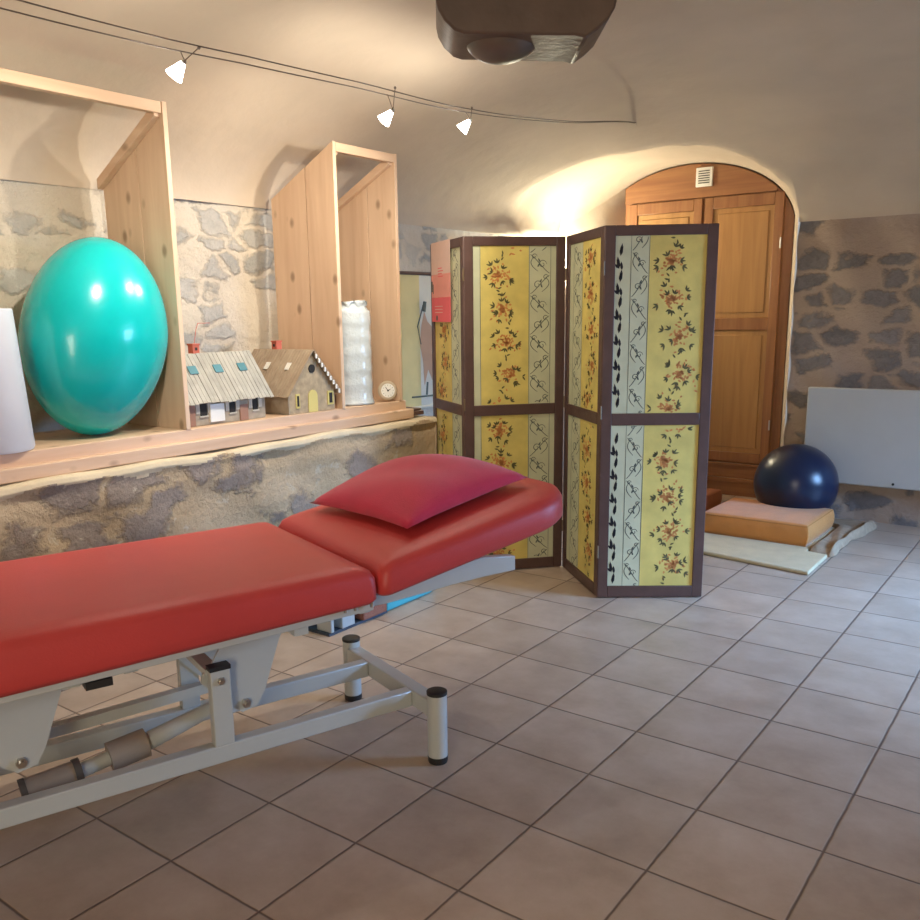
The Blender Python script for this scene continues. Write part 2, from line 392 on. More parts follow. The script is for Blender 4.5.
for yk, t in ((YB-.004, 0), (YB+.10, .26), (YB+.22, .58), (YB+.38, 1), (5.35, 1)):
    q = [bm.verts.new((a[0]+(b[0]-a[0])*t, yk, a[1]+(b[1]-a[1])*t)) for a, b in zip(pf, pb)]
    if prev:
        for i in range(len(q)-1): bm.faces.new((prev[i], prev[i+1], q[i+1], q[i]))
    prev = q
bm.faces.new(prev)
struct('wall_niche', bm, M['plaster'], 'all')

# masonry ledge under the shelf boxes
bm = nb()
LX, LZ = -1.86, .785
def ledge(u, v):
    y = YF+u*(2.37-YF)
    prof = [(LX-.01, 0), (LX-.005, .25), (LX, .5), (LX, .70), (LX+.008, .745), (LX+.012, .765), (LX+.004, .782), (LX-.012, .79), (LX-.3, .79), (XL-.03, .79)]
    q = v*(len(prof)-1); i = min(int(q), len(prof)-2); f = q-i
    x = prof[i][0]+(prof[i+1][0]-prof[i][0])*f; z = prof[i][1]+(prof[i+1][1]-prof[i][1])*f
    k = 1 if z < .72 else max(.25, 1-(z-.72)/.06)
    x += k*rough(y*1.2, z*4, 3)*1.3+.004*math.sin(y*7.3)+.003*math.sin(y*19)
    if z > .72: z += .004*math.sin(y*5)+.003*math.sin(y*13)
    return (x, y, z)
gridwall(bm, ledge, 200, 36)
for f in bm.faces:
    if f.calc_center_median().z > .758+.012*math.sin(f.calc_center_median().y*9)+.01*math.sin(f.calc_center_median().y*23): f.material_index = 1
bm.faces.new([bm.verts.new(p) for p in ((XL-.03, 2.37, 0), (LX-.01, 2.37, 0), (LX, 2.37, .7), (LX, 2.37, .785), (XL-.03, 2.37, .785))])
struct('wall_ledge', bm, [M['stone_ledge'], M['cream']], 'all')

# ------------------------------------------------------------------ arched cupboard in the niche
WY = 4.88
cup = thing('arched_cupboard', 'tall varnished wooden cupboard filling the arched niche behind the folding screen', 'cupboard', (-1.33, WY+.1, 0))
bm = nb()
pc = [(x+(.006 if x < -1.33 else -.006), z-.006 if z > 1 else z) for x, z in pb]
pc = [p for k, p in enumerate(pc) if k == 0 or (abs(p[0]-pc[k-1][0])+abs(p[1]-pc[k-1][1])) > 1e-4]
prism(bm, [(x, WY, max(z, .0)) for x, z in pc], (0, .4, 0)); finish('carcass', bm, M['oak'], cup)
bm = nb(); top = [(x, z) for x, z in pc if z > 2.13]
top = [(top[0][0], 2.13)]+top+[(top[-1][0], 2.13)]
prism(bm, [(x, WY-.012, z-.003) for x, z in top], (0, .012, 0)); finish('arched_fascia', bm, M['oak_x'], cup, bevel=.003)
def cup_door(x0, x1, handle_x):
    d = None
    bm = nb(); y0, y1 = WY-.026, WY-.001
    z0, z1 = .25, 2.12
    if x0 < -1.5: z1 = 2.12
    s = .062
    for a, b in (((x0, y0, z0), (x0+s, y1, z1)), ((x1-s, y0, z0), (x1, y1, z1)), ((x0+s, y0, z0), (x1-s, y1, z0+.07)), ((x0+s, y0, z1-.08), (x1-s, y1, z1)), ((x0+s, y0, 1.20), (x1-s, y1, 1.285))): box(bm, a, b)
    d = finish('door', bm, M['oak'], cup, bevel=.004)
    for za, zb in ((z0+.07, 1.20), (1.285, z1-.08)):
        bm = nb(); box(bm, (x0+s-.002, y0+.012, za-.002), (x1-s+.002, y1, zb+.002)); box(bm, (x0+s+.035, y0+.006, za+.035), (x1-s-.035, y1, zb-.035))
        finish('door_panel', bm, M['oak_panel'], d, bevel=.005)
    bm = nb(); lathe(bm, (handle_x, y0-.012, 1.24), [(0, -.012), (.010, -.008), (.012, 0), (.010, .008), (0, .012)], 12)
    finish('knob', bm, M['steel'], d, 'all')
    for zz in (.5, 1.75):
        bm = nb(); hx = x1-.006 if handle_x < (x0+x1)/2 else x0+.006
        tube(bm, [(hx, y0-.006, zz), (hx, y0-.006, zz+.07)], .006, 8); finish('hinge', bm, M['steel'], d)
cup_door(-1.905, -1.345, -1.375); cup_door(-1.325, -.775, -1.295)
bm = nb(); box(bm, (-1.93, WY-.03, 0), (-.72, WY, .10)); box(bm, (-1.93, WY-.045, .10), (-.72, WY, .13)); box(bm, (-1.93, WY-.022, .13), (-.72, WY, .225)); box(bm, (-1.93, WY-.035, .225), (-.72, WY, .24))
finish('plinth', bm, M['oak_x'], cup, bevel=.004)
bm = nb(); box(bm, (-1.40, WY-.03, 2.20), (-1.28, WY-.012, 2.33)); v = finish('vent_grille', bm, M['white_paint'], cup, bevel=.004); v['label'] = 'small white louvred vent grille'
bm = nb()
for k in range(6): box(bm, (-1.38, WY-.033, 2.222+k*.016), (-1.30, WY-.029, 2.228+k*.016))
finish('louvre_slots', bm, M['dark'], v)

# ------------------------------------------------------------------ radiator
rd = thing('panel_radiator', 'flat white electric panel radiator on the stone wall beside the cupboard', 'radiator', (.2, 4.46, .24))
bm = nb(); box(bm, (-.425, 4.42, .245), (.80, 4.455, .852)); finish('front_panel', bm, M['rad'], rd, bevel=.008, seg=3)
bm = nb(); box(bm, (-.395, 4.455, .27), (.77, 4.475, .83)); finish('back_housing', bm, M['rad'], rd)
bm = nb(); tube(bm, [(.118, 4.421, .272), (.118, 4.414, .272)], .008, 12); k = finish('control_knob', bm, M['black_rubber'], rd); k['label'] = 'small dark control knob'

# ------------------------------------------------------------------ pine shelf boxes
sh = thing('pine_shelf', 'long pine shelf board with stepped front rail lying on the masonry ledge', 'shelf', (-2.1, .6, .792))
y0, y1 = -1.2, 2.205
bm = nb(); box(bm, (-2.39, y0, .86), (-1.935, y1-.03, .892)); finish('board', bm, M['pine_y'], sh, bevel=.003)
bm = nb(); box(bm, (-1.935, y0, .835), (-1.915, y1-.03, .892)); finish('upper_rail', bm, M['pine_y'], sh, bevel=.003)
bm = nb(); box(bm, (-1.935, y0, .794), (-1.885, y1, .845)); finish('front_rail', bm, M['pine_y'], sh, bevel=.005)
bm = nb(); box(bm, (-2.38, y0, .794), (-2.33, y1-.03, .86)); finish('back_batten', bm, M['pine_y'], sh)
TZ, BZ, XB = 2.155, 1.915, -2.345     # front top, back top of the side boards
def side_board(y, parent, name='side_board', flip=1):
    t = .022; bm = nb()
    xm = -2.10; zm = BZ+(TZ-BZ)*(xm-XB)/(-1.91-XB)
    prism(bm, [(XB, y, .892), (xm-.002, y, .892), (xm-.002, y, zm), (XB, y, BZ)], (0, t, 0))
    prism(bm, [(xm+.002, y, .892), (-1.91, y, .892), (-1.91, y, TZ), (xm+.002, y, zm)], (0, t, 0))
    box(bm, (xm-.002, y+.004, .9), (xm+.002, y+t-.004, zm-.01), 1)
    o = finish(name, bm, [M['pine'], M['seam']], parent, bevel=.0015, seg=1)
    bm = nb()                                  # sloping batten under the top edge, on the inner face
    yy = y-.028 if flip > 0 else y+t
    prism(bm, [(XB, yy, BZ-.045), (XB, yy, BZ-.004), (-1.925, yy, TZ-.012), (-1.925, yy, TZ-.055)], (0, .028, 0))
    finish('sloping_batten', bm, M['pine_x'], parent, bevel=.002)
lb = thing('shelf_box', 'large open pine box frame around the turquoise ball', 'shelf box', (-2.1, .2, .892))
side_board(.745, lb); side_board(-.80, lb, flip=-1)
bm = nb(); box(bm, (-1.945, -.80, TZ-.045), (-1.91, .742, TZ-.003)); finish('top_rail', bm, M['pine_y'], lb, bevel=.003)
TZ = 2.14
rb = thing('shelf_box', 'narrow tall open pine box frame holding the wrapped white roll', 'shelf box', (-2.1, 1.9, .892))
side_board(1.675, rb, flip=-1); side_board(2.12, rb, flip=1)
bm = nb(); box(bm, (-1.945, 1.698, TZ-.045), (-1.91, 2.12, TZ-.003)); finish('top_rail', bm, M['pine_y'], rb, bevel=.003)

# ------------------------------------------------------------------ things on the shelf
SZ = .894
# big turquoise ball, squeezed tall
bm = nb(); bmesh.ops.create_uvsphere(bm, u_segments=64, v_segments=40, radius=1)
for v in bm.verts:
    x, y, z = v.co; hh = .380
    taper = 1-.05*(-z) if z < 0 else 1-.03*z
    v.co = Vector((x*.235*taper, y*.288*taper+.040*z, z*hh))
    v.co += Vector((-2.085, .486, SZ+hh))
ball = finish('exercise_ball', bm, M['turq'], smooth='all'); tag(ball, 'huge egg-shaped turquoise gym ball standing in the left pine box', 'ball')
bm = nb(); lathe(bm, (-1.99, .44, 1.17), [(0, -.006), (.006, -.004), (.006, .004), (0, .006)], 12)
bm.free()
# white tapered bin
bm = nb(); lathe(bm, (-2.03, .005, SZ), [(.137, 0), (.142, .01), (.118, .485), (.113, .49), (0, .488)], 48)
bn = finish('white_container', bm, M['white_plastic'], smooth='yes'); tag(bn, 'smooth white tapered container at the left end of the shelf beside the turquoise ball', 'container')
# wrapped roll
wr = thing('wrapped_roll', 'white paper roll wrapped in crinkled clear film inside the narrow pine box', 'paper roll', (-2.03, 1.885, SZ))
bm = nb(); lathe(bm, (-2.04, 1.885, SZ), [(.098, 0), (.100, .47), (.09, .475), (.03, .475), (0, .47)], 32); finish('paper_roll', bm, M['white_paint'], wr, 'yes')
bm = nb()
prof = []
for k in range(49):
    t = k/48; r = .112+.0015*math.sin(t*40)
    if t < .05: r = .122-.2*t
    if t > .93: r = .104-.02*math.sin((t-.93)*40)
    prof.append((r, .001+t*.51))
lathe(bm, (-2.04, 1.885, SZ), prof, 40)
for v in bm.verts:
    a = math.atan2(v.co.y-1.885, v.co.x+2.04); d = 1+.03*math.sin(a*5+1)+.012*math.sin(a*17-v.co.z*31)
    v.co.x = -2.04+(v.co.x+2.04)*d; v.co.y = 1.885+(v.co.y-1.885)*d
    if v.co.z > 1.38: v.co.z += .012*math.sin(a*9)
finish('film_wrap', bm, M['film'], wr, 'all')
# clock
ck = thing('desk_clock', 'small round cream-rimmed dial clock leaning at the right end of the pine shelf', 'clock', (-1.965, 2.07, SZ))
cdir = Vector((.80, -.55, .12)).normalized()
cc = Vector((-1.945, 2.058, SZ+.056))
bm = nb(); tube(bm, [cc-cdir*.014, cc+cdir*.006, cc+cdir*.012], [.048, .052, .046], 32); finish('rim', bm, M['clock_rim'], ck, 'yes')
bm = nb(); tube(bm, [cc+cdir*.010, cc+cdir*.0135], [.037, .037], 32); f = finish('dial', bm, M['white_paint'], ck, 'yes')
bm = nb(); su = Vector((0, 0, 1)); sr = cdir.cross(su).normalized(); su = sr.cross(cdir)
hexbar(bm, cc+cdir*.0145, cc+cdir*.0145+su*.018+sr*.012, .003, .001, cdir); hexbar(bm, cc+cdir*.0145, cc+cdir*.0145-sr*.014+su*.008, .003, .001, cdir); tube(bm, [cc+cdir*.0135, cc+cdir*.016], .005, 12)
for k in range(12):
    d = su*math.cos(k*PI/6)+sr*math.sin(k*PI/6); hexbar(bm, cc+cdir*.014+d*.026, cc+cdir*.014+d*.031, .0018, .001, cdir)
finish('hands', bm, M['dark'], f)

def model_house(label, c, rz, L, W, wh, rh, over, roof_m, wall_m, chim, kind):
    """L along local x, gables at the ends; wall height wh, ridge rh above it"""
    t = thing('model_house', label, 'model house', c, rz, None)
    bm = nb(); prism(bm, [(-L/2, -W/2, 0), (-L/2, W/2, 0), (-L/2, W/2, wh), (-L/2, 0, wh+rh-.01), (-L/2, -W/2, wh)], (L, 0, 0))
    wall = finish('walls', bm, wall_m, t, world=False)
    sl = math.hypot(W/2, rh); ov = over
    n = 22
    for s in (-1, 1):
        bm = nb(); d = Vector((0, s*W/2, -rh)).normalized(); nn = Vector((0, s*rh, W/2)).normalized()
        for k in range(n):
            x0 = -L/2-ov+(L+2*ov)*k/n; x1 = -L/2-ov+(L+2*ov)*(k+1)/n-.0022
            ln = sl+ov*1.6+random.uniform(-.004, .004)
            r0_ = Vector((0, 0, wh+rh)); th = .004+random.uniform(0, .002)
            pts = [Vector((x0, 0, 0))+r0_, Vector((x1, 0, 0))+r0_, Vector((x1, 0, 0))+r0_+d*ln, Vector((x0, 0, 0))+r0_+d*ln]
            prism(bm, pts, nn*th)
        rf = finish('roof', bm, roof_m, t, world=False)
        if s < 0:
            for fx in ((-.30, .02, .34) if kind == 1 else (-.12, .27)):
                bm = nb(); cpos = Vector((fx*L, 0, wh+rh))+d*sl*.42+nn*.007; ax = Vector((1, 0, 0))
                wd, hg = (.022, .020) if kind == 1 else (.014, .020)
                prism(bm, [cpos-ax*wd-d*hg, cpos+ax*wd-d*hg, cpos+ax*wd+d*hg, cpos-ax*wd+d*hg], nn*.003)
                finish('skylight', bm, M['teal_glass'] if kind == 1 else M['white_paint'], rf, world=False)
    bm = nb(); box(bm, (chim-.017, -.004, wh+rh-.012), (chim+.017, .03, wh+rh+.038)); box(bm, (chim-.020, -.007, wh+rh+.038), (chim+.020, .033, wh+rh+.044)); box(bm, (chim-.006, -.0055, wh+rh+.015), (chim+.006, -.003, wh+rh+.028), 1)
    finish('chimney', bm, [M['rust'], M['dark']], t, world=False)
    return t, wall
h1, wl = model_house('grey-roofed wooden model house with teal skylights beside the turquoise ball', (-2.085, 1.013, SZ), PI/2, .42, .24, .13, .165, .03, M['grey_roof'], M['house_wall'], -.06, 1)
h1['group'] = 'wooden model houses on the shelf'
# facade towards the room is local -y
for fx, fw in ((-.135, .034), (.02, .03), (.15, .028)):
    bm = nb(); box(bm, (fx-fw/2, -.124, .04), (fx+fw/2, -.1195, .105)); box(bm, (fx-fw/2-.024, -.1245, .05), (fx-fw/2-.004, -.120, .100), 1); box(bm, (fx+fw/2+.004, -.1245, .05), (fx+fw/2+.024, -.120, .100), 1); box(bm, (fx-fw/2-.006, -.126, .034), (fx+fw/2+.006, -.1195, .040), 1)
    finish('window', bm, [M['dark'], M['shutter']], h1, world=False)
bm = nb(); box(bm, (-.105, -.130, .01), (-.03, -.12, .085)); finish('shutter_board', bm, M['white_paint'], h1, world=False)
bm = nb(); box(bm, (.06, -.126, .0), (.105, -.12, .07)); finish('door', bm, M['rust_dull'], h1, world=False)
bm = nb(); box(bm, (-.21, -.125, 0), (-.18, -.12, .13)); finish('corner_panel', bm, M['rust_dull'], h1, world=False)
bm = nb(); tube(bm, [(-.06, .01, .33), (-.035, .02, .40), (.0, .05, .425), (.12, .12, .425)], .0016, 6); finish('chimney_wire', bm, M['rust'], h1, world=False)
h2, wl = model_house('brown-roofed wooden model house with round gable hole beside the grey-roofed one', (-2.115, 1.492, SZ), 0, .37, .30, .105, .185, .022, M['brown_roof'], M['house_wall2'], -.06, 2)
h2['group'] = 'wooden model houses on the shelf'
def gable_items(t, L, sgn):
    x = sgn*(L/2)
    ring = [(x, .020*math.cos(2*PI*k/20), .205+.020*math.sin(2*PI*k/20)) for k in range(20)]
    bm = nb(); prism(bm, ring, (sgn*.005, 0, 0)); finish('round_hole', bm, M['dark'], t, world=False)
    bm = nb(); pts = [(x, -.030, .0), (x, .030, .0), (x, .030, .075)]+[(x, .030*math.cos(PI*k/8), .075+.030*math.sin(PI*k/8)) for k in range(1, 8)]+[(x, -.030, .075)]
    prism(bm, pts, (sgn*.004, 0, 0)); finish('door', bm, M['yellow_paint'], t, world=False)
    for yy, hw in ((-.10, .012), (.118, .020)):
        bm = nb(); box(bm, (x, yy-hw, .025), (x+.005, yy+hw, .092)); box(bm, (x, yy-hw*.5, .034), (x+.007, yy+hw*.5, .083), 1)
        finish('window', bm, [M['yellow_paint'], M['dark']], t, world=False)
gable_items(h2, .37, 1)
bm = nb()
prism(bm, [(.207, .004, .289), (.207, .004, .277), (.207, .166, .082), (.207, .172, .092)], (.003, 0, 0), 1)
for k in range(9):
    f = (k+.5)/9; y_, z_ = .004+.165*f, .280-.195*f; box(bm, (.208, y_-.008, z_-.016), (.213, y_+.002, z_+.004))
finish('barge_trim', bm, [M['white_paint'], M['brown_roof']], h2, world=False)
bm = nb(); box(bm, (-.185, -.156, 0), (.185, -.151, .10)); finish('side_boarding', bm, M['house_wall'], h2, world=False)

bm = nb(); box(bm, (-2.25, 2.235, .797), (-1.93, 2.35, .822)); box(bm, (-2.24, 2.245, .822), (-1.94, 2.34, .835))
ty = finish('wooden_tray', bm, M['frame_brown'], bevel=.004); tag(ty, 'low dark brown wooden block lying at the right end of the masonry ledge', 'tray')
# poster on the left wall behind the screen
po = thing('wall_hanging', 'yellow and ivory scroll picture of a standing figure on the wall left of the screen', 'wall hanging', (-2.37, 2.95, .9))
bm = nb(); box(bm, (-2.378, 2.70, .775), (-2.372, 2.885, 1.58)); box(bm, (-2.378, 2.885, .775), (-2.372, 3.20, 1.58), 1)
for pts in ([(2.98, 1.28), (3.01, 1.36), (3.04, 1.30), (3.09, 1.26), (3.08, 1.1), (3.13, .98), (3.10, .9), (3.04, 1.0), (3.0, .9), (2.99, 1.05), (2.96, 1.16)],):
    prism(bm, [(-2.3718, a-.08, b) for a, b in pts], (.0012, 0, 0), 2)
for pts, r_ in (([(2.94, 1.16), (2.91, 1.27), (2.97, 1.40)], .005), ([(3.0, .92), (2.99, .84)], .008), ([(2.84, .835), (3.12, .83)], .006), ([(2.975, 1.36), (2.985, 1.42)], .014)):
    tube(bm, [(-2.371, a-.05, b) for a, b in pts], r_, 6, 3)
finish('cloth', bm, [M['poster_y'], M['poster_w'], M['poster_fig'], M['ink']], po)
for zz in (1.59, .765):
    bm = nb(); tube(bm, [(-2.372, 2.68, zz), (-2.372, 3.22, zz)], .011, 10); finish('rod', bm, M['frame_brown'] if zz > 1 else M['poster_w'], po)

# ------------------------------------------------------------------ folding screen
scr = thing('folding_screen', 'four-panel folding screen with dark frames and yellow floral paper', 'folding screen', (-1.0, 2.2, 0))
SH, SW, TH = 1.713, .035, .030
def leafpoly(bm, cx, cz, ang, ln, wd, mi, y):
    c, s = math.cos(ang), math.sin(ang)
    pts = [(0, 0), (.3, .5), (.65, .42), (1, 0), (.65, -.42), (.3, -.5)]
    vs = [bm.verts.new((cx+(p*ln)*c-(q*wd)*s, y, cz+(p*ln)*s+(q*wd)*c)) for p, q in pts]
    bm.faces.new(vs).material_index = mi
def stroke(bm, pts, wd, mi, y):
    A = []
    for i, p in enumerate(pts):
        q0 = pts[max(0, i-1)]; q1 = pts[min(len(pts)-1, i+1)]
        dx, dz = q1[0]-q0[0], q1[1]-q0[1]; l = math.hypot(dx, dz) or 1
        w_ = wd*(.45+.55*math.sin(PI*(i+.5)/len(pts)))
        A.append((bm.verts.new((p[0]-dz/l*w_/2, y, p[1]+dx/l*w_/2)), bm.verts.new((p[0]+dz/l*w_/2, y, p[1]-dx/l*w_/2))))
    for a, b in zip(A, A[1:]): bm.faces.new((a[0], b[0], b[1], a[1])).material_index = mi
def paper(bm, x0, x1, z0, z1, lay, y, phase):
    """lay: list of (fraction0, fraction1, kind) from left to right"""
    W = x1-x0; rnd = random.Random(int(phase*100)+3)
    for f0, f1, kind in lay:
        a, b = x0+W*f0, x0+W*f1
        mi = 0 if kind == 'floral' else 1
        vs = [bm.verts.new(p) for p in ((a, y, z0), (b, y, z0), (b, y, z1), (a, y, z1))]; bm.faces.new(vs).material_index = mi
        e = y-.0006
        if kind in ('vine',):
            for xx in (a+.002, b-.002): stroke(bm, [(xx, z0+(z1-z0)*k/12) for k in range(13)], .0032, 2, e)
            c = (a+b)/2; r = (b-a)/2-.008; per = .20
            k0 = int((z0-phase)/(per/2))-1; k1 = int((z1-phase)/(per/2))+2
            for k in range(k0, k1):
                zc = phase+k*per/2; s = 1 if k % 2 else -1
                seqs = [[(c-s*r*math.cos(PI*t/12), zc+per*.46*(t/12)-.012*math.sin(PI*t/6)) for t in range(13)],
                        [(c+s*r*(.2+.75*math.sin(2.6*t/12)), zc+.01+per*.36*t/12) for t in range(13)],
                        [(c-s*r*.25+r*.45*(1-t/18)*math.cos(s*t*.55), zc+.045+r*.45*(1-t/18)*math.sin(t*.55)) for t in range(15)],
                        [(c+s*r*.6+r*.3*(1-t/16)*math.cos(-s*t*.6), zc+.082+r*.3*(1-t/16)*math.sin(t*.6)) for t in range(13)]]
                for sq in seqs:
                    sq = [p for p in sq if z0+.002 < p[1] < z1-.002 and a < p[0] < b]
                    if len(sq) > 3: stroke(bm, sq, .0040, 2, e)
                for q in ((.0, .055, 1.1), (.25*s, .03, 2.0)):
                    zz = zc+q[1]
                    if z0 < zz < z1-.02: leafpoly(bm, c+q[0]*r, zz, q[2] if s > 0 else PI-q[2], .022, .008, 2, e)
        elif kind == 'blackleaf':
            c = a+(b-a)*.30; z = z0+.01+(phase*7 % .02); k = 0
            while z < z1-.06:
                g = (-1)**k
                leafpoly(bm, c+.003*g, z, PI/2-.12*g, .056, .015, 4, e)
                leafpoly(bm, c-.002*g, z+.012, PI/2-.50*g, .034, .012, 4, e)
                if k % 2: leafpoly(bm, c-.004, z+.004, PI/2+.75, .026, .012, 4, e); leafpoly(bm, c+.010, z-.004, PI/2+.1, .038, .012, 4, e)
                z += .056; k += 1
        elif kind == 'line':
            stroke(bm, [(b-.002, z0+(z1-z0)*k/12) for k in range(13)], .0032, 2, e)
        elif kind == 'floral':
            c = (a+b)/2; sp = .165; k = 0; z = z0-.06+(phase*3 % .12)
            while z < z1+.05:
                cx_ = c+(.12*(b-a))*(-.9, .9, .3, -.5)[k % 4]+rnd.uniform(-.006, .006)
                def put(px, pz, ang, ln, wd, mi):
                    if z0+.006 < pz < z1-.006-abs(math.sin(ang))*ln and z0+.004 < pz+math.sin(ang)*ln and a+.004 < px < b-.004 and a+.004 < px+math.cos(ang)*ln < b-.004: leafpoly(bm, px, pz, ang, ln, wd, mi, e-(.0003 if mi == 3 else 0))
                for _ in range(60):
                    aa = rnd.uniform(0, 2*PI); rr = abs(rnd.gauss(0, .030))
                    put(cx_+rr*math.cos(aa)*1.15, z+rr*math.sin(aa), rnd.uniform(0, 2*PI), rnd.uniform(.012, .022), .009, 5)
                for g_ in range(9):
                    aa = g_*2*PI/9+rnd.uniform(-.5, .5); rr = rnd.uniform(.020, .060)
                    gx_, gz_ = cx_+rr*math.cos(aa)*1.25, z+rr*math.sin(aa)
                    for h_ in range(3): put(gx_, gz_, aa+(h_-1)*.75, rnd.uniform(.018, .030), .0085, 3)
                dx = (.02, -.02)[k % 2]
                for h_ in range(3): put(cx_+dx+rnd.uniform(-.01, .01), z+sp/2+(h_-1)*.014, rnd.uniform(0, PI), .022, .008, 3)
                z += sp; k += 1
def screen_panel(A, B, lay, phase, wide=SW):
    A, B = Vector((*A, 0)), Vector((*B, 0)); W = (B-A).length; d = (B-A).normalized()
    ang = math.atan2(d.y, d.x); Mx = Matrix.Translation(A) @ Matrix.Rotation(ang, 4, 'Z')
    e = .0025; s = .050
    bm = nb(); h0 = .005
    for a, b in (((e, 0, h0), (s, TH, SH)), ((W-s, 0, h0), (W-e, TH, SH)), ((s, 0, h0), (W-s, TH, h0+.055)), ((s, 0, SH-.045), (W-s, TH, SH)), ((s, 0, .83), (W-s, TH, .885))): box(bm, a, b, 0, Mx)
    o = finish('screen_panel', bm, M['frame_brown'], scr, bevel=.003)
    for za, zb in ((h0+.055, .83), (.885, SH-.045)):
        bm = nb(); paper(bm, s, W-s, za, zb, lay, .008, phase+za)
        box(bm, (s, .010, za), (W-s, .022, zb), 1)
        bm.transform(Mx); finish_paper('painted_paper', bm, o)
    return o
def finish_paper(name, bm, parent):
    me = bpy.data.meshes.new(name); bm.transform(full(parent).inverted()); bm.to_mesh(me); bm.free()
    for k in ('paper_yellow', 'paper_pale', 'ink', 'leaf_ink', 'ink_black', 'orange_ink'): me.materials.append(M[k])
    o = bpy.data.objects.new(name, me); COL.objects.link(o); o.parent = parent; return o
pE, pA, pB, pC, pD = (-.328, 2.432), (-.738, 2.145), (-1.138, 2.520), (-1.49, 2.125), (-1.93, 2.43)
pBr = (-1.045-.0, 2.29)
layR = [(0, .17, 'blackleaf'), (.17, .38, 'vine'), (.38, 1, 'floral')]
layL = [(0, .09, 'line'), (.09, .67, 'floral'), (.67, .94, 'vine'), (.94, 1, 'plain')]
screen_panel(pA, pE, layR, .02)
screen_panel(pB, pA, [(0, .12, 'plain'), (.12, .42, 'vine'), (.42, 1, 'floral')], .07)
screen_panel(pC, pB, layL, .05)
screen_panel(pD, pC, [(0, .62, 'floral'), (.62, .9, 'vine'), (.9, 1, 'plain')], .11)
for q in (pA, pB, pC):
    for zz in (.2, .86, 1.5):
        bm = nb(); tube(bm, [(q[0], q[1], zz), (q[0], q[1], zz+.06)], .005, 8); finish('hinge', bm, M['hinge'], scr)
# flyer strip on the leftmost panel
d1 = (Vector(pC)-Vector(pD)).normalized(); n1 = Vector((d1.y, -d1.x))
fl = thing('hanging_flyer', 'pink and coral printed strip hung over the leftmost screen panel', 'flyer', (-1.80, 2.33, 1.3))
Mf = Matrix.Translation((*(Vector(pD)+n1*.004), 0)) @ Matrix.Rotation(math.atan2(d1.y, d1.x), 4, 'Z')
bm = nb()
zs = [1.302, 1.43, 1.55, 1.63, 1.716]
for k, mi in enumerate((2, 1, 0, 0)): box(bm, (.035, -.0015, zs[k]), (.35, .0, zs[k+1]-.0005), mi, Mf)
box(bm, (.03, -.0022, 1.46), (.055, -.0016, 1.515), 3, Mf); box(bm, (.06, -.0022, 1.45), (.07, -.0016, 1.50), 3, Mf); box(bm, (.11, -.0022, 1.31), (.135, -.0016, 1.335), 3, Mf)
for k in range(4): box(bm, (.15, -.0022, 1.535+k*.014), (.235-.02*(k % 2), -.0016, 1.540+k*.014), 2, Mf)
for k in range(3): box(bm, (.09, -.0022, 1.35+k*.016), (.22, -.0016, 1.353+k*.016), 0, Mf)
finish('printed_sheet', bm, [M['pink1'], M['pink2'], M['pink3'], M['ink']], fl)

# ------------------------------------------------------------------ lamp standing behind the screen
LXp, LYp = -2.32, 4.37
lp = thing('uplighter_lamp', 'bright uplighter floor lamp hidden in the corner behind the screen', 'floor lamp', (LXp, LYp, 0))
bm = nb(); lathe(bm, (LXp, LYp, 0), [(.08, 0), (.08, .02), (.02, .03), (.0, .03)], 32); finish('base', bm, M['steel'], lp, 'yes')
bm = nb(); tube(bm, [(LXp, LYp, .02), (LXp, LYp, 1.52)], .012, 12); finish('pole', bm, M['steel'], lp)
bm = nb(); lathe(bm, (LXp, LYp, 1.5), [(.02, 0), (.04, .02), (.07, .07), (.08, .12), (.076, .12), (.066, .072), (.036, .028), (0, .02)], 32); finish('bowl', bm, M['uplight'], lp, 'yes')
def light(name, kind, loc, power, color, parent=None, radius=.03, aim=None, angle=1.2, blend=.6):
    d = bpy.data.lights.new(name, kind); d.energy = power; d.color = color; d.shadow_soft_size = radius
    o = bpy.data.objects.new(name, d); COL.objects.link(o)
    loc = Vector(loc)
    if kind == 'SPOT': d.spot_size = angle; d.spot_blend = blend
    rot = (Vector(aim)-loc).to_track_quat('-Z', 'Y') if aim is not None else None
    if parent is not None:
        mi = full(parent).inverted(); o.parent = parent; o.location = mi @ loc
    else: o.location = loc
    if rot: o.rotation_euler = rot.to_euler()
    return o
light('lamp_bulb', 'POINT', (LXp, LYp, 1.66), 62, (1, .95, .72), lp, .05)

# ------------------------------------------------------------------ cable track with spots
tr = thing('cable_track', 'pair of thin low-voltage cables stretched under the vault', 'cable')
base = [(-3.5, 2.22), (-2.0, 2.17), (-.95, 2.105), (-.237, 2.10), (.215, 2.109), (.525, 2.126), (1.05, 2.150), (1.745, 2.177), (2.6, 2.265), (3.45, 2.388)]
def cable(x0, x1, dz):
    pts = []
    for i in range(len(base)-1):
        for k in range(6):
            t = k/6; p = [base[max(0, i-1)], base[i], base[i+1], base[min(len(base)-1, i+2)]]
            y = base[i][0]+(base[i+1][0]-base[i][0])*t
            z = .5*((2*p[1][1])+(-p[0][1]+p[2][1])*t+(2*p[0][1]-5*p[1][1]+4*p[2][1]-p[3][1])*t*t+(-p[0][1]+3*p[1][1]-3*p[2][1]+p[3][1])*t**3)
            q = min(1, max(0, (y+3.5)/6.95)); pts.append((x0+(x1-x0)*q, y, z+dz*(1-q)))
    pts.append((x1, 3.45, 2.388)); return pts
for x0, x1, dz in ((-1.2, -1.2, 0), (-1.135, -1.19, .032)):
    bm = nb(); tube(bm, cable(x0, x1, dz), .0021, 6); finish('wire', bm, M['cable'], tr)
bm = nb(); tube(bm, [(-1.20, 3.42, 2.385), (-1.195, 3.50, 2.415)], .009, 8); finish('anchor', bm, M['cable'], tr)
